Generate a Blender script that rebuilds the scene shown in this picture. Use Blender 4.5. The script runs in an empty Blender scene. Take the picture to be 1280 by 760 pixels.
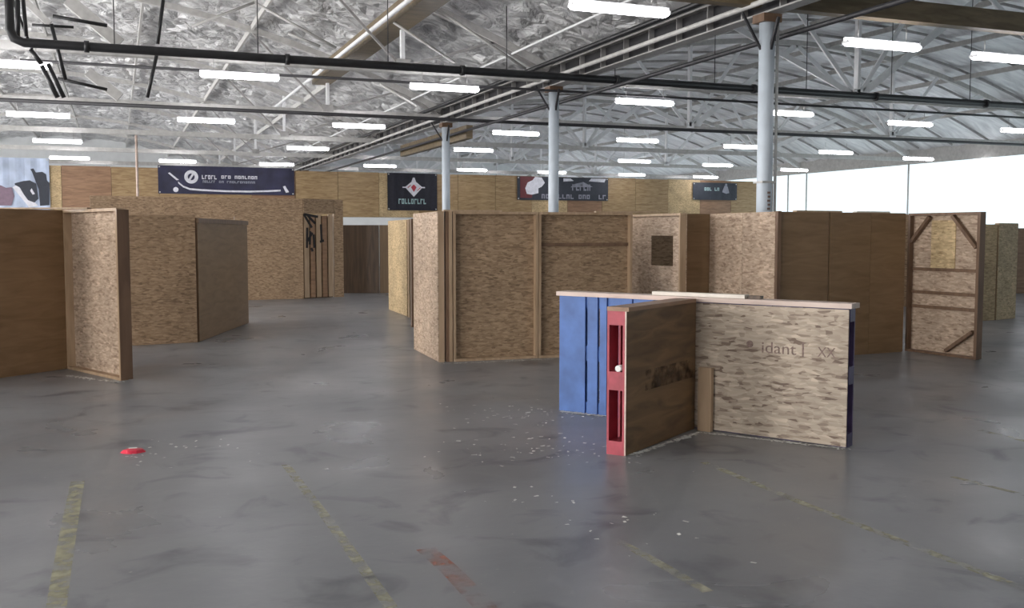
import bpy, bmesh, math, random
from mathutils import Vector, Matrix
random.seed(7)
C = bpy.context.scene.collection
PI = math.pi
# ------------------------------------------------------------------ camera
F = 1250.0; CAMH = 1.9
PITCH = math.atan(87.0/F); YAW = math.atan(495*math.cos(PITCH)/F)
cam = bpy.data.cameras.new('camera'); co = bpy.data.objects.new('camera', cam); C.objects.link(co)
co.location = (0, 0, CAMH); co.rotation_euler = (PI/2-PITCH, 0, -YAW)
cam.sensor_width = 36; cam.lens = F*36/1280; cam.clip_end = 400
bpy.context.scene.camera = co
RM = (Matrix.Rotation(-YAW, 3, 'Z') @ Matrix.Rotation(PI/2-PITCH, 3, 'X'))
def ray(px, py): return RM @ Vector((px-640, 380-py, -F)).normalized()
def at(px, py, z=0.0):
    d = ray(px, py); t = (z-CAMH)/d.z
    return Vector((d.x*t, d.y*t, z))
def onv(px, py, v):
    d = ray(px, py); t = v/d.y
    return Vector((d.x*t, v, CAMH+d.z*t))
def onu(px, py, u):
    d = ray(px, py); t = u/d.x
    return Vector((u, d.y*t, CAMH+d.z*t))
# ------------------------------------------------------------------ materials
def nmat(name):
    m = bpy.data.materials.new(name); m.use_nodes = True
    nt = m.node_tree; b = nt.nodes['Principled BSDF']
    return m, nt, b
def node(nt, t, **kw):
    n = nt.nodes.new(t)
    for k, v in kw.items():
        if k.startswith('i_'): n.inputs[k[2:].replace('_', ' ')].default_value = v
        else: setattr(n, k, v)
    return n
def lk(nt, a, b): nt.links.new(a, b)
def ramp(nt, fac, stops):
    r = nt.nodes.new('ShaderNodeValToRGB'); e = r.color_ramp.elements
    while len(e) < len(stops): e.new(.5)
    for i, (p, c) in enumerate(stops):
        e[i].position = p; e[i].color = (c[0], c[1], c[2], 1) if len(c) == 3 else c
    lk(nt, fac, r.inputs['Fac']); return r
def coords(nt, scale=(1, 1, 1), rot=(0, 0, 0), rand=True):
    tc = nt.nodes.new('ShaderNodeTexCoord'); mp = nt.nodes.new('ShaderNodeMapping')
    mp.inputs['Scale'].default_value = scale; mp.inputs['Rotation'].default_value = rot
    src = tc.outputs['Object']
    if rand:
        oi = nt.nodes.new('ShaderNodeObjectInfo'); ml = node(nt, 'ShaderNodeMath', operation='MULTIPLY'); ml.inputs[1].default_value = 37.0
        lk(nt, oi.outputs['Random'], ml.inputs[0])
        ad = node(nt, 'ShaderNodeVectorMath', operation='ADD'); lk(nt, src, ad.inputs[0]); lk(nt, ml.outputs[0], ad.inputs[1]); src = ad.outputs[0]
    lk(nt, src, mp.inputs['Vector']); return mp.outputs[0]
def plain(name, col, rough=.6, metal=0, var=.12, scale=6):
    m, nt, b = nmat(name)
    n = node(nt, 'ShaderNodeTexNoise'); n.inputs['Scale'].default_value = scale; n.inputs['Detail'].default_value = 4
    lk(nt, coords(nt), n.inputs['Vector'])
    r = ramp(nt, n.outputs['Fac'], [(.3, [c*(1-var) for c in col]), (.7, [min(1, c*(1+var)) for c in col])])
    lk(nt, r.outputs[0], b.inputs['Base Color']); b.inputs['Roughness'].default_value = rough; b.inputs['Metallic'].default_value = metal
    return m
def osb(name, dark, mid, light, sx=12, sz=48, tone=.18):
    m, nt, b = nmat(name)
    nd = node(nt, 'ShaderNodeTexNoise'); nd.inputs['Scale'].default_value = 3; nd.inputs['Detail'].default_value = 2
    base = coords(nt); lk(nt, base, nd.inputs['Vector'])
    outs = []
    for k, (rot, s) in enumerate([((0, .18, 0), (sx, 12, sz)), ((0, -.75, 0), (sx*1.2, 12, sz*.8))]):
        ad = node(nt, 'ShaderNodeMixRGB', blend_type='ADD'); ad.inputs[0].default_value = .05
        mp = node(nt, 'ShaderNodeMapping'); mp.inputs['Scale'].default_value = s; mp.inputs['Rotation'].default_value = rot
        lk(nt, base, ad.inputs[1]); lk(nt, nd.outputs['Color'], ad.inputs[2]); lk(nt, ad.outputs[0], mp.inputs['Vector'])
        v = node(nt, 'ShaderNodeTexVoronoi'); v.inputs['Scale'].default_value = 1; v.inputs['Randomness'].default_value = 1
        lk(nt, mp.outputs[0], v.inputs['Vector'])
        sp = node(nt, 'ShaderNodeSeparateColor'); lk(nt, v.outputs['Color'], sp.inputs[0]); outs.append(sp.outputs[0])
    mx = node(nt, 'ShaderNodeMath', operation='ADD'); lk(nt, outs[0], mx.inputs[0]); lk(nt, outs[1], mx.inputs[1])
    hf = node(nt, 'ShaderNodeMath', operation='MULTIPLY'); hf.inputs[1].default_value = .5; lk(nt, mx.outputs[0], hf.inputs[0])
    r = ramp(nt, hf.outputs[0], [(.1, dark), (.34, mid), (.7, light), (.95, [c*1.25 for c in light])])
    n2 = node(nt, 'ShaderNodeTexNoise'); n2.inputs['Scale'].default_value = 1.6; n2.inputs['Detail'].default_value = 3; lk(nt, base, n2.inputs['Vector'])
    r2 = ramp(nt, n2.outputs['Fac'], [(.3, (1-tone,)*3), (.7, (1+tone,)*3)])
    mu = node(nt, 'ShaderNodeMixRGB', blend_type='MULTIPLY'); mu.inputs[0].default_value = 1
    lk(nt, r.outputs[0], mu.inputs[1]); lk(nt, r2.outputs[0], mu.inputs[2])
    lk(nt, mu.outputs[0], b.inputs['Base Color']); b.inputs['Roughness'].default_value = .62
    return m
def ply(name, dark, light, horiz=True, rough=.5):
    m, nt, b = nmat(name)
    base = coords(nt, (1.2, 4, 7) if horiz else (9, 4, .8))
    n = node(nt, 'ShaderNodeTexNoise'); n.inputs['Scale'].default_value = 1.3; n.inputs['Detail'].default_value = 7; n.inputs['Distortion'].default_value = .9
    lk(nt, base, n.inputs['Vector'])
    r = ramp(nt, n.outputs['Fac'], [(.32, dark), (.5, [(a+b_)/2 for a, b_ in zip(dark, light)]), (.68, light)])
    lk(nt, r.outputs[0], b.inputs['Base Color']); b.inputs['Roughness'].default_value = rough
    return m
M = {}
M['osb'] = osb('osb_tan', (.18, .115, .065), (.275, .18, .105), (.35, .24, .147), tone=.1)
M['osb_pale'] = osb('osb_pale', (.26, .175, .12), (.40, .29, .205), (.50, .38, .28), tone=.12)
M['osb_coarse'] = osb('osb_coarse', (.17, .115, .085), (.39, .31, .235), (.49, .405, .315), sx=9, sz=46, tone=.12)
M['osb_yellow'] = osb('osb_yellow', (.30, .205, .10), (.45, .325, .175), (.55, .41, .23))
M['ply'] = ply('plywood_brown', (.20, .118, .055), (.28, .175, .092))
M['ply_v'] = ply('plywood_vertical', (.175, .115, .065), (.225, .15, .088), False)
M['ply_red'] = ply('plywood_reddish', (.22, .12, .065), (.34, .20, .115), True)
M['ply_dark'] = ply('plywood_dark', (.055, .033, .02), (.11, .068, .038), False)
M['ply_hall'] = ply('plywood_cladding', (.25, .155, .07), (.43, .30, .155))
M['ply_graf'] = ply('plywood_scuffed', (.11, .06, .03), (.24, .145, .07))
M['lumber'] = ply('lumber_pine', (.34, .23, .14), (.48, .34, .22), False)
M['lumber_dark'] = ply('lumber_brown', (.13, .075, .045), (.21, .125, .075), False)
M['lumber_pink'] = ply('lumber_pinkish', (.50, .38, .32), (.66, .53, .46), True)
M['board_white'] = plain('board_whitish', (.74, .68, .60))
M['glulam'] = ply('glulam_timber', (.12, .085, .045), (.20, .15, .085), True)
M['blue'] = plain('blue_paint', (.055, .13, .36), .5, 0, .22, 5)
M['red'] = plain('red_paint', (.36, .045, .065), .5, 0, .2, 8)
M['purple'] = plain('violet_paint', (.075, .05, .12), .5, 0, .3, 8)
M['white_metal'] = plain('white_painted_steel', (.90, .91, .92), .45, 0, .05)
M['grey_metal'] = plain('grey_painted_steel', (.36, .35, .34), .5, 0, .15)
M['pale_metal'] = plain('pale_grey_steel', (.55, .54, .52), .5, 0, .12)
M['dark_metal'] = plain('dark_steel', (.035, .034, .038), .5, 0, .2)
M['black_pipe'] = plain('black_pipe_paint', (.018, .018, .02), .4, 0, .2)
M['column'] = plain('column_paint', (.56, .62, .68), .45, 0, .06, 3)
M['white_wall'] = plain('white_wall_paint', (.78, .80, .80), .8, 0, .04, 2)
M['black'] = plain('black_vinyl', (.012, .012, .022), .6, 0, .3)
M['navy'] = plain('navy_vinyl', (.025, .025, .06), .6, 0, .4, 1.2)
M['marking'] = plain('white_print', (.70, .70, .76), .6)
M['greyprint'] = plain('grey_print', (.30, .31, .37), .6)
M['maroon'] = plain('maroon_print', (.13, .025, .03), .6)
M['redprint'] = plain('red_print', (.40, .04, .06), .6)
M['tealprint'] = plain('teal_print', (.35, .50, .50), .6)
M['skyprint'] = plain('pale_blue_print', (.50, .58, .74), .6, 0, .35, .8)
M['charprint'] = plain('charcoal_print', (.035, .04, .055), .6)
M['mauveprint'] = plain('mauve_print', (.22, .15, .20), .6)
M['stencil'] = plain('faded_ink', (.24, .165, .14), .8, 0, .4, 40)
M['graf'] = plain('black_ink', (.02, .016, .016), .7)
M['paper'] = plain('torn_white_paper', (.75, .75, .72), .8)
M['pinkred'] = plain('red_plastic', (.75, .03, .07), .35)
# foil ceiling
m, nt, b = nmat('foil_insulation'); M['foil'] = m
cc = coords(nt, (1, 1, 1), rand=False)
n1 = node(nt, 'ShaderNodeTexNoise'); n1.inputs['Scale'].default_value = 1.7; n1.inputs['Detail'].default_value = 8; n1.inputs['Roughness'].default_value = .62; n1.inputs['Distortion'].default_value = .7
lk(nt, cc, n1.inputs['Vector'])
v1 = node(nt, 'ShaderNodeTexVoronoi', feature='DISTANCE_TO_EDGE'); v1.inputs['Scale'].default_value = 1.3
lk(nt, cc, v1.inputs['Vector'])
sm = node(nt, 'ShaderNodeMath', operation='ADD'); lk(nt, n1.outputs['Fac'], sm.inputs[0]); lk(nt, v1.outputs['Distance'], sm.inputs[1])
bp = node(nt, 'ShaderNodeBump'); bp.inputs['Strength'].default_value = 1.0; bp.inputs['Distance'].default_value = .45
lk(nt, sm.outputs[0], bp.inputs['Height']); lk(nt, bp.outputs[0], b.inputs['Normal'])
rr = ramp(nt, n1.outputs['Fac'], [(.3, (.46, .45, .46)), (.5, (.70, .70, .70)), (.66, (.95, .95, .94))])
lk(nt, rr.outputs[0], b.inputs['Base Color']); b.inputs['Metallic'].default_value = .45; b.inputs['Roughness'].default_value = .38
# pale roof liner of the right bay, taped in long strips
m, nt, b = nmat('pale_roof_liner'); M['liner'] = m
cc = coords(nt, (.7, 3.2, 1), rand=False)
n1 = node(nt, 'ShaderNodeTexNoise'); n1.inputs['Scale'].default_value = 1.0; n1.inputs['Detail'].default_value = 7; n1.inputs['Distortion'].default_value = .5
lk(nt, cc, n1.inputs['Vector'])
bp = node(nt, 'ShaderNodeBump'); bp.inputs['Strength'].default_value = .6; bp.inputs['Distance'].default_value = .2
lk(nt, n1.outputs['Fac'], bp.inputs['Height']); lk(nt, bp.outputs[0], b.inputs['Normal'])
rr = ramp(nt, n1.outputs['Fac'], [(.32, (.62, .61, .63)), (.6, (.88, .87, .88))])
lk(nt, rr.outputs[0], b.inputs['Base Color']); b.inputs['Metallic'].default_value = .15; b.inputs['Roughness'].default_value = .45
# concrete floor
m, nt, b = nmat('concrete_floor'); M['floor'] = m
cc = coords(nt, (1, 1, 1), rand=False)
def nz(scale, det, dist=0, vec=cc):
    n = node(nt, 'ShaderNodeTexNoise'); n.inputs['Scale'].default_value = scale; n.inputs['Detail'].default_value = det; n.inputs['Distortion'].default_value = dist
    lk(nt, vec, n.inputs['Vector']); return n.outputs['Fac']
a = ramp(nt, nz(.35, 6, .6), [(.3, (.185, .19, .205)), (.7, (.285, .29, .295))])
st = ramp(nt, nz(1.5, 8, 1.3), [(.29, (.48, .48, .52)), (.44, (1, 1, 1)), (.62, (1, 1, 1)), (.78, (1.14, 1.14, 1.12))])
mu = node(nt, 'ShaderNodeMixRGB', blend_type='MULTIPLY'); mu.inputs[0].default_value = .85
lk(nt, a.outputs[0], mu.inputs[1]); lk(nt, st.outputs[0], mu.inputs[2])
sp = ramp(nt, nz(22, 3), [(.72, (0, 0, 0)), (.78, (1, 1, 1))])
mu2 = node(nt, 'ShaderNodeMixRGB', blend_type='MIX'); mu2.inputs[2].default_value = (.40, .40, .38, 1)
lk(nt, sp.outputs[0], mu2.inputs[0]); lk(nt, mu.outputs[0], mu2.inputs[1])
lk(nt, mu2.outputs[0], b.inputs['Base Color'])
rg = ramp(nt, nz(.8, 5, .5), [(.3, (.26,)*3), (.7, (.42,)*3)]); lk(nt, rg.outputs[0], b.inputs['Roughness'])
bb = node(nt, 'ShaderNodeBump'); bb.inputs['Strength'].default_value = .15; bb.inputs['Distance'].default_value = .02; lk(nt, nz(6, 5), bb.inputs['Height']); lk(nt, bb.outputs[0], b.inputs['Normal'])
# worn paint
def worn(name, col, thr=.5, sc=9):
    m, nt, b = nmat(name)
    n = node(nt, 'ShaderNodeTexNoise'); n.inputs['Scale'].default_value = sc; n.inputs['Detail'].default_value = 5; lk(nt, coords(nt), n.inputs['Vector'])
    r = ramp(nt, n.outputs['Fac'], [(thr-.16, (0, 0, 0)), (thr+.2, (.8, .8, .8))])
    lk(nt, r.outputs[0], b.inputs['Alpha']); b.inputs['Base Color'].default_value = (*col, 1); b.inputs['Roughness'].default_value = .6
    return m
M['yellow'] = worn('worn_yellow_paint', (.52, .49, .31), .47)
M['yellow_faint'] = worn('faint_yellow_paint', (.55, .53, .38), .5)
M['orange'] = worn('worn_orange_paint', (.50, .20, .14), .56)
def emis(name, col, s, base=None):
    m, nt, b = nmat(name); b.inputs['Base Color'].default_value = (*(base or col), 1)
    b.inputs['Emission Color'].default_value = (*col, 1); b.inputs['Emission Strength'].default_value = s
    return m
M['tube'] = emis('lit_fluorescent_diffuser', (.98, .96, 1.0), 21)
M['daylight'] = emis('emissive_pale_sheet', (.78, .94, 1.0), 1.25, (.6, .66, .68))
M['glass_sky'] = emis('daylit_pane', (.85, .93, 1.0), 2.0)
# ------------------------------------------------------------------ mesh helpers
class MB:
    def __init__(s): s.bm = bmesh.new()
    def box(s, x0, x1, y0, y1, z0, z1):
        vs = [s.bm.verts.new((x, y, z)) for x in (x0, x1) for y in (y0, y1) for z in (z0, z1)]
        for f in ((0, 1, 3, 2), (4, 6, 7, 5), (0, 4, 5, 1), (2, 3, 7, 6), (0, 2, 6, 4), (1, 5, 7, 3)): s.bm.faces.new([vs[i] for i in f])
        return s
    def bar(s, a, b, w, h, up=Vector((0, 0, 1))):
        a = Vector(a); b = Vector(b); d = (b-a).normalized(); sd = d.cross(up)
        if sd.length < 1e-4: sd = d.cross(Vector((0, 1, 0)))
        sd.normalize(); u = sd.cross(d).normalized()
        vs = [s.bm.verts.new(p + sd*(i*w/2) + u*(j*h/2)) for p in (a, b) for (i, j) in ((-1, -1), (1, -1), (1, 1), (-1, 1))]
        for f in ((3, 2, 1, 0), (4, 5, 6, 7), (0, 1, 5, 4), (1, 2, 6, 5), (2, 3, 7, 6), (3, 0, 4, 7)): s.bm.faces.new([vs[i] for i in f])
        return s
    def tube(s, pts, r, n=12):
        pts = [Vector(p) for p in pts]; rings = []
        for i, p in enumerate(pts):
            d = (pts[min(i+1, len(pts)-1)]-pts[max(i-1, 0)]).normalized()
            x = d.cross(Vector((0, 0, 1)))
            if x.length < 1e-3: x = d.cross(Vector((0, 1, 0)))
            x.normalize(); y = d.cross(x)
            rings.append([s.bm.verts.new(p + (x*math.cos(2*PI*k/n)+y*math.sin(2*PI*k/n))*r) for k in range(n)])
        for a, b in zip(rings, rings[1:]):
            for k in range(n): s.bm.faces.new((a[k], a[(k+1) % n], b[(k+1) % n], b[k])).smooth = True
        s.bm.faces.new(rings[0][::-1]); s.bm.faces.new(rings[-1]); return s
    def poly(s, pts, y, t=.004):          # prism: outline in local xz plane, thickness along -y
        f0 = [s.bm.verts.new((p[0], y, p[1])) for p in pts]; f1 = [s.bm.verts.new((p[0], y-t, p[1])) for p in pts]
        s.bm.faces.new(f0); s.bm.faces.new(f1[::-1])
        for i in range(len(pts)): j = (i+1) % len(pts); s.bm.faces.new((f0[i], f1[i], f1[j], f0[j]))
        return s
    def build(s, name, mat, parent=None, loc=None, rz=0):
        bmesh.ops.recalc_face_normals(s.bm, faces=s.bm.faces)
        me = bpy.data.meshes.new(name); s.bm.to_mesh(me); s.bm.free()
        me.materials.append(M[mat] if isinstance(mat, str) else mat)
        o = bpy.data.objects.new(name, me); C.objects.link(o)
        if parent: o.parent = parent
        if loc is not None: o.location = loc; o.rotation_euler = (0, 0, rz)
        return o
def tag(o, label=None, cat=None, group=None, kind=None):
    for k, v in (('label', label), ('category', cat), ('group', group), ('kind', kind)):
        if v: o[k] = v
    return o
def empty(name, loc, rz=0, label=None, cat=None, group=None):
    o = bpy.data.objects.new(name, None); C.objects.link(o); o.location = loc; o.rotation_euler = (0, 0, rz)
    return tag(o, label, cat, group)
def structure(o): o['kind'] = 'structure'; return o
# ------------------------------------------------------------------ hall dimensions
U0, U1, V0, V1 = -19.7, 42.5, -14.0, 95.0
UC = 11.4; SPAN = 31.1; ZCH = 6.08
def zroof(u):
    c = UC+SPAN/2 if u >= UC else UC-SPAN/2
    return ZCH + .62 + 3.6*(1-((u-c)/(SPAN/2))**2)
bmf = MB(); bmf.box(U0, U1, V0, V1, -.2, 0); structure(bmf.build('floor', 'floor'))
# ceiling: crinkled foil sheets sagging between the purlins
from mathutils import noise
bm = bmesh.new(); NU = 200; NV = 300; grid = []
for i in range(NU+1):
    u = U0+(U1-U0)*i/NU; row = []
    for j in range(NV+1):
        v = V0+(V1-V0)*j/NV
        k_ = 1 if u < UC else .45
        z = zroof(u) + k_*.22*noise.noise(Vector((u*.8, v*.8, 3))) + k_*.13*noise.noise(Vector((u*2.2, v*2.2, 9)))
        row.append(bm.verts.new((u, v, z)))
    grid.append(row)
for i in range(NU):
    for j in range(NV): bm.faces.new((grid[i][j], grid[i][j+1], grid[i+1][j+1], grid[i+1][j])).smooth = True
me = bpy.data.meshes.new('ceiling'); bm.to_mesh(me); bm.free(); me.materials.append(M['foil']); me.materials.append(M['liner'])
for p in me.polygons:
    if p.center.x > UC: p.material_index = 1
o = bpy.data.objects.new('ceiling', me); C.objects.link(o); structure(o)
# walls
def gable(name, v, v2, mat):
    b = MB()
    pts = [(U0, -.0)] + [(U0+(U1-U0)*i/60, zroof(U0+(U1-U0)*i/60)+.25) for i in range(61)] + [(U1, 0)]
    f0 = [b.bm.verts.new((p[0], v, p[1])) for p in pts]; f1 = [b.bm.verts.new((p[0], v2, p[1])) for p in pts]
    b.bm.faces.new(f0); b.bm.faces.new(f1[::-1])
    for i in range(len(pts)): j = (i+1) % len(pts); b.bm.faces.new((f0[i], f1[i], f1[j], f0[j]))
    return structure(b.build(name, mat))
gable('wall_back', V1, V1+.3, 'white_wall'); gable('wall_front', V0-.3, V0, 'white_wall')
# left wall with tall windows (out of frame, gives the daylight)
b = MB(); WZ0, WZ1 = .8, 5.2; wins = []
v = V0
for k in range(9):
    v0 = V0+3+k*12; v1 = v0+8.5
    b.box(U0-.3, U0, v, v0, 0, 6.8); b.box(U0-.3, U0, v0, v1, 0, WZ0); b.box(U0-.3, U0, v0, v1, WZ1, 6.8); v = v1; wins.append((v0, v1))
b.box(U0-.3, U0, v, V1, 0, 6.8); structure(b.build('wall_left', 'white_wall'))
for k, (v0, v1) in enumerate(wins):
    g = MB().box(U0-.2, U0-.18, v0, v1, WZ0, WZ1).build('window_%d' % (k+1), 'glass_sky'); structure(g)
    f = MB()
    for q in range(6): vv = v0+(v1-v0)*q/5; f.box(U0-.17, U0-.1, vv-.03 if q else vv, vv+.03 if q < 5 else vv, WZ0, WZ1)
    f.box(U0-.17, U0-.1, v0, v1, 3.0, 3.06); f.build('window_frame', 'grey_metal', g)
    if v0 < 80:
        L = bpy.data.lights.new('window_daylight', 'AREA'); L.shape = 'RECTANGLE'; L.size = v1-v0; L.size_y = WZ1-WZ0; L.energy = 2900; L.color = (1.0, .97, .95)
        lo = bpy.data.objects.new('window_daylight', L); C.objects.link(lo); lo.location = (U0+.05, (v0+v1)/2, (WZ0+WZ1)/2); lo.rotation_euler = (0, -PI/2, 0)
# right wall: pale sheet, its brightness put in as emission, header above
ZR = 5.9
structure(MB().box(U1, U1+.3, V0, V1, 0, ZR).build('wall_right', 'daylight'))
structure(MB().box(U1, U1+.3, V0, V1, ZR, 6.8).build('trim_1', 'pale_metal'))
VB = 58.0
# partition that closes the hall at the far end: white below, plywood cladding above
ZB0 = 2.9
p0 = onv(62, 205, VB); p1 = onv(946, 232, VB)
ZB1 = 5.52
structure(MB().box(U0, U1-.02, VB, VB+.2, 0, ZB0).build('wall_far', 'white_wall'))
cl = empty('plywood_cladding', (0, VB, ZB0), 0, 'high band of plywood cladding carrying the banners across the far end', 'wall cladding')
MB().box(U0+.03, U1-.05, .185, .2, .01, ZB1-ZB0-.03).build('backing', 'ply_dark', cl)  # sheet added to keep lamps beyond from shining through the seams
x = U0+.03; k = 0
while x < U1-2.5:
    MB().box(x, min(x+2.42, U1-.02), -.03, .18, .01, ZB1-ZB0+.015*random.uniform(-1, 1)).build('cladding_sheet', ['ply_hall', 'ply_hall', 'osb_yellow', 'ply_red'][k % 4] if k % 5 else 'ply_hall', cl); x += 2.44; k += 1
# ------------------------------------------------------------------ roof structure
TV = [15.9, 25.6, 35.5, 45.3, 55.1, 65, 75, 85]; TV0 = [-4, 6]
ordn = ['nearest', 'second nearest', 'third nearest', 'fourth nearest', 'fifth nearest', 'sixth nearest', 'seventh nearest', 'farthest']
def truss(v, ua, ub, side, k):
    brown = (k == 0)
    col = ('brown timber chord' if brown else 'pale bottom chord')
    t = empty('roof_truss', ((ua+ub)/2, v, ZCH), 0, 'white webbed roof truss with %s, %s in the %s bay' % (col, ordn[k], side), 'roof truss', 'roof trusses')
    uc = (ua+ub)/2; h = (ub-ua)/2
    if brown: MB().box(-h+.2, h-.2, -.13, .13, .02, .42).build('bottom_chord', 'glulam', t)
    else:
        MB().box(-h+.2, h-.2, -.09, -.02, .0, .2).box(-h+.2, h-.2, .02, .09, .0, .2).build('bottom_chord', 'pale_metal', t)
    tc = MB(); N = 24
    P = [(-h+.2+(2*h-.4)*i/N) for i in range(N+1)]
    for a, c in zip(P, P[1:]): tc.bar((a, 0, zroof(uc+a)-ZCH-.33), (c, 0, zroof(uc+c)-ZCH-.33), .16, .2)
    tc.build('top_chord', 'pale_metal', t)
    for s in ((-1, 1) if side == 'right' or k else (-1,)):
        nu = s*SPAN/6 if side == 'right' else s*(8.6 if s < 0 else 11.2)
        for du, w in ((-5.2, .17), (-2.6, .13), (0, .2), (2.6, .13), (5.2, .22)) if side == 'right' else ((-2.6, .06), (0, .09 if s < 0 else .14), (2.6, .06)):
            x = nu+du
            if abs(x) > h-1: continue
            zt = zroof(uc+x)-ZCH-.4
            MB().bar((nu+du*.03, 0, .2), (x, 0, zt), .07 if abs(du) > 1 else .1, w).build('web', 'white_metal' if side == 'right' or du == 0 and s > 0 else 'grey_metal', t)
        x = s*(h-2.4)
        MB().bar((s*(h-.3), 0, .2), (x, 0, zroof(uc+x)-ZCH-.4), .07, .1).build('web', 'white_metal' if side == 'right' else 'grey_metal', t)
        # knee plates at the panel point
        MB().box(nu-.18, nu+.18, -.1, .1, .12, .36).build('gusset_plate', 'white_metal' if side == 'right' else 'grey_metal', t)
    return t
for k, v in enumerate(TV):
    truss(v, UC, U1, 'right', k); truss(v, U0, UC, 'left', k)
# purlins running down the hall on top of the trusses
for bay, (ua, ub) in (('left', (U0, UC)), ('right', (UC, U1))):
    n = 9
    for i in range(1, n):
        u = ua+(ub-ua)*i/n
        tag(MB().box(-.04, .04, 0, V1-V0, -.1, .1).build('roof_purlin', 'pale_metal', loc=(u, V0, zroof(u)-.26)),
            'long pale purlin under the silver foil roof of the %s bay' % bay, 'purlin', 'purlins of the %s bay' % bay)
# rafters spanning between trusses (arched)
for bay, uc in (('right', UC+SPAN/2),):
    for k in range(22):
        v = 12.6+k*2.45
        if min(abs(v-t) for t in TV) < .8 or v > 64: continue
        b = MB(); h = SPAN/2-.3; N = 16
        P = [-h+2*h*i/N for i in range(N+1)]
        for a, c in zip(P, P[1:]): b.bar((a, 0, zroof(uc+a)-zroof(uc)-.08), (c, 0, zroof(uc+c)-zroof(uc)-.08), .05, .1)
        tag(b.build('roof_rib', 'grey_metal', loc=(uc, v, zroof(uc)-.02)), 'thin curved grey rib across the foil roof of the %s bay' % bay, 'roof rib', 'ribs of the %s bay' % bay)
# columns
colV = [15.9+9.8*i for i in range(8) if i not in (3, 4)]
cn = ['nearest and thickest looking, rising behind the plywood walls', 'second along the row, crossing the helmet banner', 'third along the row, beside the black square banner']
def column(v, lab, g=None):
    t = empty('steel_column', (UC, v, 0), 0, lab, 'column', g)
    MB().tube([(0, 0, .03), (0, 0, ZCH-.25)], .145, 24).build('shaft', 'column', t)
    MB().box(-.22, .22, -.22, .22, 0, .03).build('base_plate', 'grey_metal', t)
    MB().box(-.2, .2, -.18, .18, ZCH-.25, ZCH-.1).build('cap_bracket', 'lumber_dark', t)
    b = MB()
    b.bar((0, -.35, ZCH-.2), (0, -.12, ZCH-.75), .05, .05); b.bar((-.55, 0, ZCH-.1), (-.12, 0, ZCH-.75), .04, .04)
    b.build('knee_brace', 'dark_metal', t)
    return t
for i, v in enumerate(colV):
    t = column(v, 'pale blue round steel column, '+cn[i] if i < 3 else 'pale round steel column at the far end beyond the banners', None if i < 3 else 'columns at the far end')
    if i == 0:
        MB().tube([(.24, 0, .02), (.24, 0, ZCH-.15)], .028, 8).build('conduit', 'pale_metal', t)
        nb = MB()
        for q in range(5): nb.box(-.035+.01*(q % 2), .03, -.152, -.147, 2.36+q*.075, 2.40+q*.075)
        nb.build('faded_mark', 'stencil', t)
        MB().box(-.15, .15, -.15, .15, 2.86, 2.9).build('band', 'pale_metal', t)
# girder over the columns
g = empty('steel_girder', (UC, V0, ZCH-.1), 0, 'deep grey steel girder running over the column row', 'girder')
MB().box(-.15, .15, 0, V1-V0, 0, .03).box(-.15, .15, 0, V1-V0, .52, .56).build('flange', 'grey_metal', g)
MB().box(-.012, .012, 0, V1-V0, .03, .52).build('web_plate', 'dark_metal', g)
b = MB()
for k in range(90): b.box(-.15, .15, 1.2*k+.5, 1.2*k+.53, .03, .52)
b.build('stiffener', 'grey_metal', g)['kind'] = 'stuff'
tag(MB().tube([(0, 0, 0), (0, V1-V0, 0)], .05).build('service_pipe', 'pale_metal', loc=(UC-.42, V0, ZCH+.02)), 'thin pale conduit running along the left of the girder', 'pipe')
tag(MB().tube([(0, 0, 0), (0, V1-V0, 0)], .06).build('service_pipe', 'black_pipe', loc=(UC-.75, V0, ZCH+.3)), 'dark pipe running high along the left of the girder', 'pipe')
tag(MB().tube([(0, 0, 0), (0, V1-V0, 0)], .05).build('service_pipe', 'dark_metal', loc=(UC+.62, V0, ZCH-.38)), 'dark pipe passing just right of the near column towards the back', 'pipe')
tag(MB().tube([(0, 0, 0), (0, V1-V0, 0)], .03).build('service_pipe', 'white_metal', loc=(UC-1.3, V0, ZCH+.7)), 'slim white conduit left of the girder under the roof', 'pipe')
# brown timber beam in line with the third column and one in the left bay
tag(MB().box(-.12, .12, 0, 9.4, -.55, -.05).build('timber_beam', 'glulam', loc=(UC+1.0, colV[2]+.2, ZCH-.05)), 'brown timber beam running back from the third column', 'beam')
pb = at(505, 30, 7.2)
tag(MB().box(-.3, .3, 0, 28, 0, .45).build('timber_beam', 'glulam', loc=(pb.x, 8, 7.2)), 'long brown timber beam under the roof of the left bay', 'beam')
pw = at(430, 65, 7.2)
tag(MB().tube([(0, 0, 0), (0, 27, 0)], .06).build('roof_rod', 'white_metal', loc=(pw.x, pw.y-10, 7.2)), 'bright white rod slanting down past the brown beam on the left', 'rod')
# black sprinkler main crossing the whole hall
ZM = 5.87; pm = at(640, 92, ZM); VM = pm.y
uL = onv(13, 50, VM).x
t = empty('sprinkler_main', (uL, VM, ZM), 0, 'thick black sprinkler main crossing the whole hall below the roof', 'pipe')
MB().tube([(0, 0, 2.6), (0, 0, .25), (.07, 0, .07), (.25, 0, 0), (U1-uL-.1, 0, 0)], .095, 14).build('pipe_run', 'black_pipe', t)
for q in range(14): MB().tube([(2+q*3.0, 0, .09), (2+q*3.0, 0, zroof(uL+2+q*3.0)-ZM-.2)], .012, 6).build('hanger_rod', 'dark_metal', t)
for q in range(10): MB().tube([(1.4+q*4.2, 0, 0), (1.5+q*4.2, 0, 0)], .125, 14).build('coupling', 'black_pipe', t)
main = t
tag(MB().tube([(0, 0, 0), (U1-uL-1, 0, 0)], .035, 8).build('branch_pipe', 'dark_metal', loc=(uL, VM+2.2, 5.85)), 'thin dark branch pipe just below the black sprinkler main', 'pipe')
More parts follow.
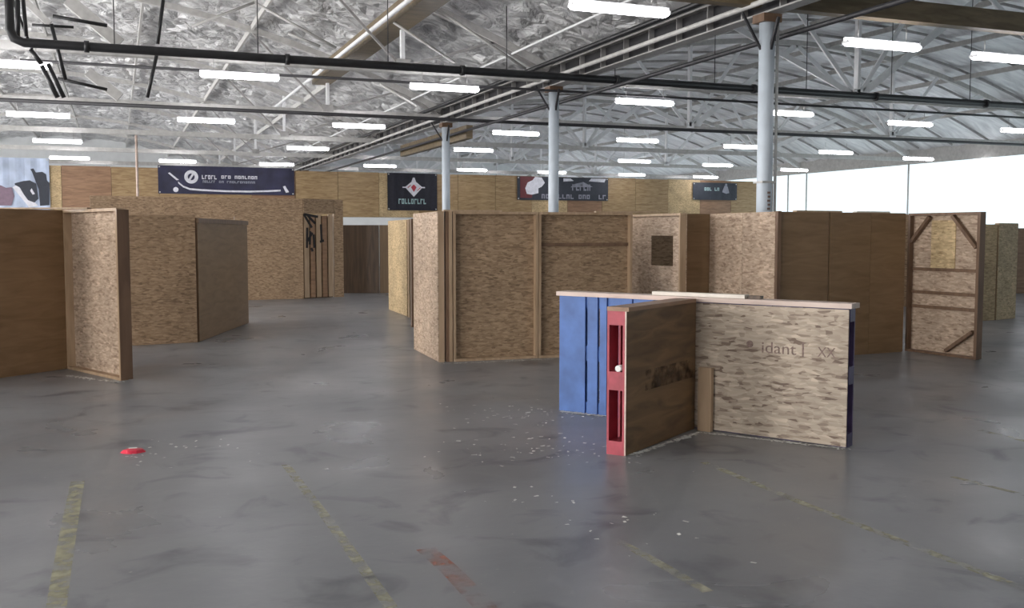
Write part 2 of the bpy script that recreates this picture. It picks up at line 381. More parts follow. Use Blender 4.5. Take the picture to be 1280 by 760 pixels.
tag(MB().tube([(0, 0, 0), (U1+8, 0, 0)], .06, 10).build('branch_pipe', 'dark_metal', loc=(-8.5, 33.6, 5.9)), 'dark pipe running in front of the third truss', 'pipe')
# bundle of dark risers at the top left corner
for q, (xa, ya, xb, yb, r) in enumerate([(22, 0, 22, 47, .05), (29, 0, 33, 46, .04), (16, 0, 40, 62, .03), (38, 62, 52, 80, .05), (52, 82, 72, 122, .05), (60, 80, 80, 122, .045), (64, 30, 82, 100, .04), (66, 20, 134, 32, .04), (40, 31, 92, 34, .03), (72, 98, 134, 112, .035), (204, 0, 197, 55, .04), (196, 68, 184, 122, .04)]):
    A = onv(xa, ya, VM+.4+.05*q); B = onv(xb, yb, VM+.4+.05*q)
    MB().tube([(0, 0, 0), B-A], r, 8).build('riser', 'black_pipe', main, loc=A-Vector((uL, VM, ZM)))
# pale sway braces seen against the foil
for q, (xa, ya, xb, yb, z1, z2) in enumerate([(545, 10, 657, 86, 9, 6.6), (492, 28, 568, 78, 8.5, 6.6), (318, 3, 240, 33, 9, 8), (318, 3, 420, 60, 9, 7.0), (360, 42, 400, 58, 8, 7.5), (475, 105, 520, 133, 7.5, 6.6)]):
    A = onv(xa, ya, VM+1.2+q*.2); B = onv(xb, yb, VM+1.2+q*.2)
    tag(MB().tube([(0, 0, 0), B-A], .035, 6).build('sway_brace', 'pale_metal', loc=A),
        'thin pale brace below the foil roof, ' + ['longest, right of the brown beam', 'crossing the brown beam', 'rising to the left peak', 'falling from the left peak', 'short one under the left peak', 'short one below the black main'][q], 'brace')
# pale diagonal ducts / folded insulation in the upper left
for q, (xa, ya, xb, yb, r) in enumerate([(85, 0, 150, 55, .2), (110, 90, 150, 122, .16), (30, 0, 62, 30, .1)]):
    A = onv(xa, ya, VM+2.6); B = onv(xb, yb, VM+2.6)
    tag(MB().bar((0, 0, 0), B-A, r, r*1.4).build('roof_strut', 'pale_metal', loc=A), 'broad pale strut in the top left of the roof, ' + ['largest', 'below the black main', 'smallest, by the elbow'][q], 'strut')
# ------------------------------------------------------------------ fluorescent lights
ZL = 5.68
lamps = [(8, 79), (48, 143), (72, 176), (87, 197), (300, 94), (258, 150), (222, 201), (385, 185), (346, 205), (449, 157), (556, 109), (475, 207),
         (775, 10), (645, 166), (806, 127), (797, 175), (793, 201), (790, 218), (985, 141), (928, 183), (897, 206), (1103, 55), (1045, 190), (993, 212),
         (1138, 154), (1257, 72), (1148, 198), (1276, 163), (1240, 203), (592, 187), (590, 212), (690, 215), (882, 221), (620, 150)]
lamps = lamps[:-1]
LP = sorted([at(x, y, ZL) for x, y in lamps], key=lambda p: p.y)
rows = []
for p in LP:
    if rows and p.y - rows[-1][0].y < 2.6: rows[-1].append(p)
    else: rows.append([p])
ordw = ['nearest', 'second', 'third', 'fourth', 'fifth', 'sixth', 'seventh', 'eighth', 'ninth', 'tenth', 'eleventh', 'twelfth', 'thirteenth', 'fourteenth', 'fifteenth']
posw = ['leftmost', 'second from left', 'third from left', 'fourth from left', 'fifth from left', 'sixth from left', 'seventh from left', 'eighth from left', 'ninth from left']
def lamp_proto():
    t = empty('ceiling_light', (0, 0, 0))
    bm = MB()
    pr = [(-.055, .0), (-.045, .07), (.045, .07), (.055, .0), (.05, .0), (.04, .06), (-.04, .06), (-.05, .0)]
    rings = [[bm.bm.verts.new((x, y, z)) for (y, z) in pr] for x in (-.92, .92)]
    for i in range(8): j = (i+1) % 8; bm.bm.faces.new((rings[0][i], rings[0][j], rings[1][j], rings[1][i]))
    bm.bm.faces.new(rings[0][::-1]); bm.bm.faces.new(rings[1])
    bm.build('housing', 'white_metal', t)
    bm = MB(); pr = [(-.12, -.005), (-.115, -.05), (-.08, -.085), (0, -.095), (.08, -.085), (.115, -.05), (.12, -.005)]
    rings = [[bm.bm.verts.new((x, y*k, z*k)) for (y, z) in pr] for x, k in ((-.90, .8), (-.86, 1), (.86, 1), (.90, .8))]
    for ra_, rb_ in zip(rings, rings[1:]):
        for i in range(7): j = (i+1) % 7; bm.bm.faces.new((ra_[i], ra_[j], rb_[j], rb_[i]))
    bm.bm.faces.new(rings[0][::-1]); bm.bm.faces.new(rings[-1]); bm.build('diffuser', 'tube', t)
    for s in (-1, 1): MB().box(s*.91-.01, s*.91+.01, -.1, .1, -.05, .0).build('end_cap', 'white_metal', t)
    for s in (-1, 1): MB().tube([(s*.6, 0, .07), (s*.6, 0, .42)], .008, 6).build('hanger', 'grey_metal', t)
    return t
def copy_tree(o, parent=None):
    c = o.copy(); C.objects.link(c)
    if parent: c.parent = parent
    for ch in o.children: copy_tree(ch, c)
    return c
proto = lamp_proto(); first = True
for ri, r in enumerate(rows):
    for li, p in enumerate(sorted(r, key=lambda q: q.x)):
        o = proto if first else copy_tree(proto); first = False
        o.location = p
        tag(o, 'lit white fluorescent strip light, %s in the %s row from the camera' % (posw[li] if len(r) > 1 else 'only one', ordw[ri]), 'ceiling light', 'fluorescent strip lights')
for v in (64.5, 72, 79.5, 87):  # extra lamp rows added behind the partition to brighten the far roof
    for k in range(12):
        o = copy_tree(proto); o.location = (-16+k*5, v, ZL)
        tag(o, 'lit strip light added beyond the far plywood clad partition to brighten the roof', 'ceiling light', 'added strip lights beyond the far partition')
# ------------------------------------------------------------------ plywood partitions
H = 2.24
def frame_of(A, B):
    A = Vector((A[0], A[1], 0)); B = Vector((B[0], B[1], 0)); d = B-A
    return A, d.length, math.atan2(d.y, d.x)
def partition(label, A, B, mat='osb', face='sheet', h=H, T=.1, seams=(), studs=(), lum='lumber', window=None, battens=(), braces=(), gapw=.004, name='plywood_partition', cat='partition wall', group=None, seamgap=None, trimtop=False):
    A, L, rz = frame_of(A, B)
    t = empty(name, A, rz, label, cat, group)
    fr = face == 'frame'
    sy = (T-.014, T) if fr else (0, .014); fy = (0, T-.014) if fr else (.014, T)
    ed = [.0]+list(seams)+[L]
    for i, (a, c) in enumerate(zip(ed, ed[1:])):
        a2 = a+(gapw if i else 0); b2 = c-(gapw if i < len(ed)-2 else 0)
        s = MB()
        if window and window[0] > a2 and window[1] < b2:
            w0, w1, z0, z1 = window
            s.box(a2, w0, *sy, .01, h-.005); s.box(w1, b2, *sy, .01, h-.005); s.box(w0, w1, *sy, .01, z0); s.box(w0, w1, *sy, z1, h-.005)
        else: s.box(a2, b2, *sy, .01, h-.005)
        s.build('sheet', mat, t)
    MB().box(0, L, *fy, 0, .038).build('bottom_plate', lum, t)
    MB().box(0, L, *fy, h-.038, h).build('top_plate', lum, t)
    xs = [0, L-.04]+[x for x in studs]
    for x in xs: MB().box(x, x+.04, *fy, .039, h-.039).build('stud', lum, t)
    for z in battens: MB().box(.045, L-.045, T-.05, T-.015, z, z+.05).build('batten', 'lumber_dark', t)
    for (x0, z0, x1, z1) in braces: MB().bar((x0, .03, z0), (x1, .03, z1), .05, .07, Vector((0, -1, 0))).build('brace', 'lumber_dark', t)
    return t, L
def off(A, B, a, b):   # extend both ends of a segment
    A = Vector((A[0], A[1], 0)); B = Vector((B[0], B[1], 0)); d = (B-A).normalized()
    return A-d*a, B+d*b
# near left pair
a, b_ = off(at(0, 473), at(85, 461), 1.1, 0)
partition('brown plywood partition at the left edge, receding behind the lit wing', a, b_, 'ply', 'sheet', seams=(), lum='lumber')
a, b_ = at(84, 461), at(151, 476)
tt, L = partition('open framed partition facing left, nearest wall on the left side', a, b_, 'osb_pale', 'frame', T=.12)
MB().box(L, L+.013, 0, .16, .01, H-.02).build('edge_board', 'lumber_dark', tt)
tag(MB().box(0, 1.5, -.02, .09, 0, .02).build('loose_board', 'lumber', loc=(a.x-1.0, a.y-.1, H+.001), rz=math.atan2(b_.y-a.y, b_.x-a.x)*.4), 'pale board lying on top of the near left partitions', 'board')
# mid left pair
a, b_ = at(150, 433), at(247, 428)
partition('tan plywood partition behind the near left one, with a dark vertical mark', a, b_, 'osb', 'sheet', seams=(1.22,) if (b_-a).length > 1.5 else ())
c = b_+Vector((.04, .04, 0)); a2, b2 = c, at(311, 404)
tt, L = partition('dark brown plywood partition receding from the mid left wall', a2, b2, 'ply', 'sheet', seams=(), h=H-.05, lum='lumber_dark')
MB().box(0, L, -.03, 0, H-.14, H-.06).build('header', 'lumber_dark', tt)
# tall back-left wall with slatted gate
a, b_ = at(165, 379), at(380, 373.5)
HT = 2.95
a = a+(a-b_).normalized()*1
partition('tall tan plywood wall at the back left below the long banner', a, b_, 'osb', 'sheet', h=HT, seams=tuple(1.9*k for k in range(1, 5) if 1.9*k < (b_-a).length-.2))
gA, gB = b_+Vector((.02, .0, 0)), at(418, 371.5)
A_, L, rz = frame_of(gA, gB)
t = empty('slatted_gate', A_, rz, 'slatted wooden gate with black scribble in the back left wall', 'gate')
n = 5; w = L/n
for i in range(n): MB().box(i*w+.02, (i+1)*w-.03, 0, .03, .03, 2.5-(.05*(i % 2))).build('slat', 'ply_red' if i % 2 else 'lumber', t)
for z in (.3, 1.9): MB().box(0, L, .031, .07, z, z+.1).build('rail', 'lumber_dark', t)
MB().box(0, L, .08, .1, 0, 2.45).build('backing', 'ply_graf', t)
MB().box(0, L, -.01, .1, 2.52, HT).build('header', 'osb', t)
b = MB()
for (x0, z0, x1, z1) in [(.0, 2.5, .28, 2.1), (.12, 2.48, .4, 2.22), (0, 2.5, .5, 2.42), (.12, 2.1, .1, 1.5), (.22, 2.0, .2, 1.6), (.3, 1.95, .12, 1.7), (.34, 1.9, .36, 1.5), (.6, 2.2, .62, 1.7), (.56, 1.68, .7, 1.72), (.25, 1.5, .3, 1.4)]:
    b.bar((x0, -.006, z0), (x1, -.006, z1), .008, .07, Vector((0, 0, 1)) if abs(x1-x0) > abs(z1-z0) else Vector((1, 0, 0)))
b.build('graffiti', 'graf', t)
pA, pB = gB+Vector((.02, 0, 0)), at(430, 371)
partition('narrow tan panel between the slatted gate and the dark opening', pA, pB, 'osb', 'sheet', h=HT)
# dark panels in the opening
a, b_ = at(428, 366.5), at(474, 366.5)
partition('dark brown panel deep in the opening, left of the two', a, b_, 'ply_dark', 'sheet', h=2.2, lum='lumber_dark')
partition('dark brown panel deep in the opening, right of the two', b_+Vector((.03, 0, 0)), at(512, 366), 'ply_v', 'sheet', h=2.2, lum='lumber_dark')
# central enclosure -------------------------------------------------
cor = at(548, 453)
ul = Vector((0, 1, 0)); uu = Vector((1, 0, 0))
segb0 = at(517.5, 437); 
# left flank b: A is far end (left on screen), B near corner
partition('pale partition forming the left flank of the central enclosure', segb0, cor+(segb0-cor).normalized()*.02, 'osb_pale', 'sheet', lum='lumber')
fa, fb = at(486, 387), at(509, 396)
partition('pale partition farther back in line left of the central enclosure', fa, fb, 'osb_yellow', 'sheet')
tag(MB().box(0, .09, 0, .09, 0, H).build('door_post', 'lumber', loc=at(511.5, 397)), 'pale upright post beside the gap left of the central enclosure', 'post')
tag(MB().box(0, .06, 0, .09, 0, H-.02).build('door_post', 'lumber_dark', loc=at(515, 409)), 'brown upright post in the gap left of the central enclosure', 'post')
# front: corner post cluster then two framed bays
fd = (at(692, 447)-cor).normalized(); fr_ = math.atan2(fd.y, fd.x)
t = empty('corner_post', cor+fd*.125, fr_, 'pair of studs at the front corner of the central enclosure', 'post')
for k, (x0, y0) in enumerate([(0, .02), (.05, 0)]): MB().box(x0, x0+.045, y0, y0+.09, 0, H).build('stud', ['lumber_dark', 'lumber'][k], t)
def front_t(px):   # distance along the front line for a screen column
    d = ray(px, 380); # solve in plan
    n = Vector((-d.y, d.x)); return -(cor.x*n.x+cor.y*n.y)/(fd.x*n.x+fd.y*n.y)
t1, t2, t3 = .235, front_t(673), front_t(790)
partition('framed partition, left bay in the front of the central enclosure', cor+fd*t1, cor+fd*(t2-.005), 'osb', 'frame', T=.11)
partition('framed partition, right bay in the front of the central enclosure', cor+fd*(t2+.005), cor+fd*t3, 'osb', 'frame', T=.11, battens=(1.72,))
# wing with window hole
wn = cor+fd*front_t(847)+Vector((0, -.05, 0))
wf = wn+Vector((-.05, 1.9, 0))
A_, L, rz = frame_of(wf, wn)
def wing_x(px):
    d = ray(px, 380); n = Vector((-d.y, d.x)); dd = (wn-wf).normalized(); return -(wf.x*n.x+wf.y*n.y)/(dd.x*n.x+dd.y*n.y)
tt, L = partition('pale partition wing with a square window hole beside the enclosure', wf, wn, 'osb_pale', 'frame', T=.13, window=(wing_x(806), wing_x(833), 1.38, 1.88))
partition('tan partition inside the enclosure, seen through the square window hole', Vector((wn.x-.9, wn.y+2.2, 0)), Vector((wn.x+1.6, wn.y+2.25, 0)), 'osb', 'sheet')
# recess wall
ra = cor+fd*front_t(852)+Vector((.12, .35, 0)); rb = ra+uu*.95
partition('brown plywood partition in the recess right of the windowed wing', ra, rb, 'ply', 'sheet', lum='lumber_dark', h=H)
# right block: corner at 967
rc = at(967, 451)
def plan_hit(P, d, px):
    r = ray(px, 380); n = Vector((-r.y, r.x)); return -(P.x*n.x+P.y*n.y)/(d.x*n.x+d.y*n.y)
tl = plan_hit(rc, ul, 886)
lf = rc+ul*tl
partition('pale partition facing left on the right block, above the low barricade', lf, rc+ul*.02, 'osb_pale', 'sheet', seams=(tl*.52,), lum='lumber')
tag(MB().box(0, .06, -.02, .08, 0, H+.01).build('corner_trim', 'lumber_dark', loc=rc+Vector((.005, -.02, 0))), 'brown corner stud at the front edge of the right block', 'post')
re = at(1128, 440)
L = (re-rc).length
dr = (re-rc).normalized()
s1 = plan_hit(rc, dr, 1036); s2 = plan_hit(rc, dr, 1086)
partition('brown plywood partition, left half of the long wall facing the camera', rc+dr*.08, rc+dr*(s1-.03), 'ply', 'sheet')
partition('brown plywood partition, right half of the long wall facing the camera', rc+dr*(s1+.01), re, 'ply', 'sheet', seams=(s2-s1,))
tag(MB().box(-.05, .06, .03, .06, 0, H).build('joint_stud', 'lumber_dark', loc=rc+dr*(s1-.0)+Vector((0, .08, 0)), rz=math.atan2(dr.y, dr.x)), 'dark stud behind the joint of the long wall', 'post')
# framed, braced panel on the right
a, b_ = at(1131, 438.5), at(1219, 450)
Lb = (b_-a).length
tt, L = partition('open framed partition with corner braces on the right side', a, b_, 'osb_pale', 'frame', T=.1, lum='lumber_dark', battens=(1.32, .95, .72),
          braces=((.05, 1.78, Lb*.3, H-.06), (Lb*.62, H-.05, Lb-.06, 1.7), (Lb*.58, .08, Lb-.08, .42)))
MB().box(L*.3, L*.64, .07, .084, 1.34, 2.12).build('patch_sheet', 'osb_yellow', tt)
MB().box(L, L+.012, 0, .12, .01, H).build('edge_board', 'lumber_dark', tt)
# far right
a, b_ = at(1215, 402), at(1243, 400.5)
partition('olive tan partition far right, left of the pair', a, b_, 'osb_yellow', 'sheet', h=2.12)
partition('olive tan partition far right, right of the pair', b_+Vector((.05, 0, 0)), at(1269, 398), 'osb_yellow', 'sheet', h=2.15)
partition('reddish plywood partition at the far right edge', at(1262, 367), at(1320, 366), 'ply_red', 'sheet', h=2.1)
# walls further back just showing above the right block
a, b_ = at(905, 385), at(1180, 383)
partition('long partition behind the right block with only its top showing', a, b_, 'osb', 'sheet', h=2.42)
for i, (px, py, ln, rot) in enumerate([(553, 264.6, .9, .05), (697, 268, 1.1, -.03), (995, 266, .9, .04), (1085, 268, .7, -.05)]):
    P = [cor+fd*.1, cor+fd*(front_t(745)), rc+dr*.4, rc+dr*1.6][i]
    rz = fr_ if i < 2 else math.atan2(dr.y, dr.x)
    tag(MB().box(0, ln, .0, .09, 0, .022).build('loose_board', 'lumber' if i != 3 else 'board_white', loc=P+Vector((0, .01, H+.001)), rz=rz), 'pale offcut board lying on top, ' + ['above the front corner of the enclosure', 'near the windowed wing', 'on the left of the long right wall', 'on the right of the long right wall'][i], 'board')
# slim post near the back left
pp = onv(172, 240, 44)
t = empty('slim_post', (pp.x, 44, 0), 0, 'slim pinkish post rising to the roof left of the long banner', 'post')
MB().tube([(0, 0, .01), (0, 0, 5.95)], .05, 10).build('shaft', 'lumber_pink', t); MB().box(-.1, .1, -.1, .1, 0, .012).build('base_plate', 'grey_metal', t)
for px, lab in ((1135, 'right'), (1008, 'middle'), (985, 'left')):
    q = onu(px, 240, U1-.5)
    tag(MB().tube([(0, 0, 0), (0, 0, 5.9)], .05, 8).build('slim_post', 'pale_metal', loc=(U1-.5, q.y, 0)), 'thin grey post against the bright right wall, the %s one' % lab, 'post')
# ------------------------------------------------------------------ banners
def banner(name, x0, y0, x1, y1, mat, label):
    v = VB-.12
    P = onv(x0, y1, v); Q = onv(x1, y1, v); R = onv(x0, y0, v); S = onv(x1, y0, v)
    z0 = (P.z+Q.z)/2; z1 = (R.z+S.z)/2
    t = empty(name, (P.x, v, z0), 0, label, 'banner')
    W = Q.x-P.x; Hh = z1-z0
    b = MB(); n = 24       # gently rippled vinyl
    rows_ = []
    for i in range(n+1):
        x = W*i/n; y = .015*math.sin(i*1.3)
        rows_.append([b.bm.verts.new((x, y+dy, z)) for dy in (0, .012) for z in (0, Hh)])
    for a, c in zip(rows_, rows_[1:]):
        b.bm.faces.new((a[0], c[0], c[1], a[1])); b.bm.faces.new((a[2], a[3], c[3], c[2])); b.bm.faces.new((a[1], c[1], c[3], a[3])); b.bm.faces.new((a[0], a[2], c[2], c[0]))
    b.bm.faces.new((rows_[0][0], rows_[0][1], rows_[0][3], rows_[0][2])); b.bm.faces.new((rows_[-1][0], rows_[-1][2], rows_[-1][3], rows_[-1][1]))
    b.build('vinyl', mat, t)
    g = MB()
    for xx in (.08, W-.08):
        for zz in (.08, Hh-.08): g.tube([(xx, -.03, zz), (xx, .0, zz)], .04, 8)
    g.build('grommet', 'pale_metal', t)
    return t, W, Hh
Y = -.02
def glyphs(b, x0, x1, z0, z1, n, seed):
    r = random.Random(seed); w = (x1-x0)/n
    for i in range(n):
        if r.random() < .07: continue
        a = x0+i*w; c = a+w*.78; t_ = (z1-z0)*.24; k = r.randrange(4)
        b.poly([(a, z0), (a+w*.26, z0), (a+w*.26, z1), (a, z1)], Y)
        if k != 1: b.poly([(a, z1-t_), (c, z1-t_), (c, z1), (a, z1)], Y-.001)
        if k in (0, 1): b.poly([(a, z0), (c, z0), (c, z0+t_), (a, z0+t_)], Y-.001)
        if k in (2, 0): b.poly([(c-w*.26, z0), (c, z0), (c, z1), (c-w*.26, z1)], Y-.002)
def ring(b, cx, cz, ro, ri, sx=1, n=28):
    for i in range(n):
        a0, a1 = 2*PI*i/n, 2*PI*(i+1)/n
        b.poly([(cx+sx*ro*math.cos(a0), cz+ro*math.sin(a0)), (cx+sx*ro*math.cos(a1), cz+ro*math.sin(a1)), (cx+sx*ri*math.cos(a1), cz+ri*math.sin(a1)), (cx+sx*ri*math.cos(a0), cz+ri*math.sin(a0))], Y)
# long banner
t, W, Hh = banner('hanging_banner', 198, 208.5, 368, 243, 'navy', 'long dark banner with white ring emblem and sweeping stripe, high on far wall')
X = lambda px: (px-198)/170*W
Z = lambda py: (243-py)/34.5*Hh
b = MB(); ring(b, X(238), Z(222), Hh*.24, Hh*.12); b.poly([(X(234), Z(226)), (X(237), Z(226)), (X(242), Z(218)), (X(239), Z(218))], Y); b.build('ring_emblem', 'marking', t)
b = MB(); glyphs(b, X(251), X(270), Z(224.5), Z(219.5), 5, 3); glyphs(b, X(275), X(321), Z(223.5), Z(219.5), 11, 4); b.build('lettering', 'marking', t)
b = MB(); glyphs(b, X(252), X(268), Z(229), Z(226), 6, 5); glyphs(b, X(272), X(318), Z(229), Z(226.2), 14, 6); b.build('small_lettering', 'greyprint', t)
b = MB(); pts = [(222, 229), (228, 234), (236, 237), (250, 238), (280, 239), (310, 239), (335, 238), (350, 237)]
for (xa, ya), (xb, yb) in zip(pts, pts[1:]): b.poly([(X(xa), Z(ya+1.2)), (X(xb), Z(yb+1.2)), (X(xb), Z(yb-1)), (X(xa), Z(ya-1))], Y)
b.poly([(X(212), Z(217)), (X(223), Z(226)), (X(220), Z(226.5)), (X(210), Z(218))], Y); b.poly([(X(353), Z(232)), (X(356), Z(231)), (X(361), Z(239)), (X(357), Z(240))], Y)
b.build('stripe', 'marking', t)
b = MB(); ring(b, X(219), Z(238), Hh*.09, .01); b.build('dot', 'marking', t)
# square banner
t, W, Hh = banner('hanging_banner', 484.5, 216.5, 546.5, 263, 'black', 'black square banner with white diamond emblem above a row of letters')
X = lambda px: (px-484.5)/62*W
Z = lambda py: (263-py)/46.5*Hh
b = MB()
b.poly([(X(506), Z(234)), (X(517), Z(225)), (X(528), Z(234)), (X(517), Z(246))], Y)
b.poly([(X(513.5), Z(229)), (X(516), Z(222)), (X(518), Z(222)), (X(520.5), Z(229))], Y-.001)
b.poly([(X(503), Z(235)), (X(503), Z(233.5)), (X(531), Z(233.5)), (X(531), Z(235))], Y-.002)
b.build('diamond_emblem', 'marking', t)
b = MB(); b.poly([(X(513.5), Z(234)), (X(517), Z(230.5)), (X(520.5), Z(234)), (X(517), Z(240))], Y-.006)
b.poly([(X(509), Z(234.5)), (X(513), Z(231)), (X(513.6), Z(231.6)), (X(510), Z(235))], Y-.006); b.poly([(X(521), Z(238)), (X(525), Z(234)), (X(525.6), Z(234.6)), (X(521.6), Z(238.6))], Y-.006)
b.build('red_inlay', 'redprint', t)
b = MB(); glyphs(b, X(498), X(533), Z(255), Z(248.5), 9, 8); b.build('lettering', 'tealprint', t)
# helmet banner
t, W, Hh = banner('hanging_banner', 646.5, 221.5, 760, 250.5, 'charprint', 'wide dark banner with white helmet shape, partly behind the second column')
X = lambda px: (px-646.5)/113.5*W
Z = lambda py: (250.5-py)/29*Hh
b = MB(); b.poly([(X(650), Z(248)), (X(650), Z(222)), (X(668), Z(222)), (X(664), Z(248))], Y); b.build('maroon_panel', 'maroon', t)
b = MB(); b.poly([(X(658), Z(243)), (X(656), Z(236)), (X(659), Z(229)), (X(665), Z(226)), (X(668), Z(221.9)), (X(676), Z(222.5)), (X(680), Z(229)), (X(676), Z(234)), (X(672), Z(236)), (X(672), Z(242)), (X(664), Z(244))], Y-.005)
b.build('helmet_shape', 'marking', t)
b = MB(); glyphs(b, X(714), X(738), Z(238), Z(230), 5, 11); b.poly([(X(712), Z(234)), (X(716), Z(230)), (X(728), Z(227)), (X(734), Z(230)), (X(740), Z(233))], Y-.001); b.build('lettering', 'greyprint', t)
b = MB(); glyphs(b, X(676), X(758), Z(248.5), Z(243), 16, 12); b.build('bottom_lettering', 'greyprint', t)
b = MB(); b.poly([(X(703), Z(227)), (X(703), Z(223)), (X(712), Z(223)), (X(716), Z(226))], Y); b.poly([(X(735), Z(226)), (X(738), Z(222.5)), (X(757), Z(222.5)), (X(755), Z(227))], Y); b.build('corner_patch', 'marking', t)
# small dark banner
t, W, Hh = banner('hanging_banner', 866, 228.5, 921, 250, 'charprint', 'small dark banner with short pale wording, left of the near column')
X = lambda px: (px-866)/55*W
Z = lambda py: (250-py)/21.5*Hh
b = MB(); glyphs(b, X(880), X(899), Z(238.5), Z(234.5), 6, 15); b.build('lettering', 'tealprint', t)
b = MB(); b.poly([(X(902), Z(240)), (X(905), Z(232)), (X(909), Z(233)), (X(911), Z(241)), (X(907), Z(242))], Y); ring(b, X(907), Z(231), Hh*.08, .01); b.build('emblem', 'greyprint', t)
# left photo banner
t, W, Hh = banner('hanging_banner', -30, 197, 63, 262, 'skyprint', 'large pale blue picture banner with dark silhouettes at the left edge')
X = lambda px: (px+30)/93*W
Z = lambda py: (262-py)/65*Hh
b = MB()
b.poly([(X(50), Z(257)), (X(49), Z(236)), (X(45), Z(225)), (X(41), Z(214)), (X(39), Z(211)), (X(43), Z(210)), (X(46), Z(215)), (X(54), Z(214)), (X(59), Z(217)), (X(60), Z(225)), (X(63), Z(228)), (X(62), Z(256))], Y)
b.poly([(X(19), Z(229)), (X(30), Z(226)), (X(38), Z(225)), (X(46), Z(229)), (X(48), Z(248)), (X(43), Z(253)), (X(35), Z(250)), (X(30), Z(243)), (X(25), Z(234)), (X(19), Z(231))], Y-.005)
b.build('silhouette', 'charprint', t)
b = MB(); b.poly([(X(38), Z(238)), (X(40), Z(235)), (X(44), Z(242)), (X(41), Z(243))], Y-.01); b.poly([(X(16), Z(234)), (X(21), Z(231)), (X(48), Z(257)), (X(36), Z(259))], Y-.003); b.build('white_patch', 'marking', t)
b = MB(); b.poly([(X(-30), Z(257)), (X(-30), Z(228)), (X(2), Z(232)), (X(8), Z(235)), (X(15), Z(234)), (X(18), Z(245)), (X(14), Z(257))], Y); b.build('mauve_shape', 'mauveprint', t)
# ------------------------------------------------------------------ low barricade of pallets
HP = 1.245
def pallet(name, label, A, B, T, paint, boards, h=HP, rear=True):
    A, L, rz = frame_of(A, B)
    t = empty(name, A, rz, label, 'pallet')
    for i, z in enumerate((0, (h-.12)/2, h-.12)): MB().box(0, L, .02, T-.02, z, z+(.16 if i == 1 else .12) if i < 2 else h).build('stringer', paint, t)
    for (x0, x1) in boards:
        MB().box(x0, x1, 0, .02, 0, h).build('deck_board', paint, t)
    n = max(3, int(L/.2)); w = L/n
    for i in range(n): MB().box(i*w, (i+1)*w-(.04 if i < n-1 else 0), T-.02, T, 0, h).build('deck_board', paint, t)
    return t, L
B0 = at(699, 512.5); B1 = at(1058, 560); bd = (B1-B0).normalized(); LB = (B1-B0).length; brz = math.atan2(bd.y, bd.x); bn = Vector((-bd.y, bd.x, 0))
def bt(px): return plan_hit(B0, bd, px)
tj = bt(874)
g = [bt(p) for p in (699, 731.5, 734.5, 747, 750, 758.5, 761.5, 790)]
pallet('wooden_pallet', 'blue painted pallet standing on edge, left end of the low barricade', B0, B0+bd*(tj-.08), .15, 'blue', [(0, g[1]), (g[2], g[3]), (g[4], g[5]), (g[6], g[7]), (g[7]+.02, g[7]+.25), (g[7]+.28, tj-.1)])
tt, Lp = pallet('wooden_pallet', 'dark violet pallet standing on edge behind the pale strand board', B0+bd*(tj-.05), B1, .15, 'purple', [(0, .2), (.3, .5), (.6, .8), (.9, 1.1), (LB-tj-.1, LB-tj+.04)])
# osb face on B
t = empty('strand_board', B0+bd*(tj-.04)-bn*.016, brz, 'pale strand board with faded stencil on the right of the low barricade', 'board')
LO = LB-tj+.0
MB().box(0, LO+.04, 0, .014, .01, HP-.01).build('sheet', 'osb_coarse', t)
def text_part(s, size, x, z, y, parent, mat, sx=1.0):
    cu = bpy.data.curves.new('stencil_text', 'FONT'); cu.body = s; cu.size = size; cu.extrude = .0008
    to = bpy.data.objects.new('tmp', cu); C.objects.link(to)
    bpy.context.view_layer.update()
    me = bpy.data.meshes.new_from_object(to.evaluated_get(bpy.context.evaluated_depsgraph_get()))
    bpy.data.objects.remove(to)
    me.transform(Matrix.Translation((x, y, z)) @ Matrix.Rotation(PI/2, 4, 'X') @ Matrix.Diagonal((sx, 1, 1, 1)))
    me.materials.clear(); me.materials.append(M[mat]); o = bpy.data.objects.new('stencil_mark', me); C.objects.link(o); o.parent = parent; return o
xo = lambda px: bt(px)-tj+.04
text_part('idant', .15, xo(953), .80, -.001, t, 'stencil', 1.15)
text_part('l', .19, xo(1003), .79, -.001, t, 'stencil')
text_part('XX', .13, xo(1024), .80, -.001, t, 'stencil', .9)
MB().tube([(xo(939), -.001, .87), (xo(939), .0, .87)], .035, 12).build('stencil_mark', 'stencil', t)
# top plank and loose pieces
t = tag(MB().box(-.02, LB+.03, -.035, .17, 0, .045).build('top_plank', 'lumber_pink', loc=B0+Vector((0, 0, HP+.001)), rz=brz), 'long pinkish plank capping the low barricade', 'plank')
x0, x1 = bt(813), bt(929)
tag(MB().box(0, x1-x0, .03, .13, 0, .035).build('loose_board', 'board_white', loc=B0+bd*x0+Vector((0, 0, HP+.047)), rz=brz), 'whitish board lying on the plank above the barricade corner', 'board')
tag(MB().box(0, bt(947)-x1-.02, .06, .13, 0, .028).build('wood_block', 'ply_dark', loc=B0+bd*(x1+.02)+Vector((0, 0, HP+.047)), rz=brz), 'small dark block on the plank beside the whitish board', 'block')
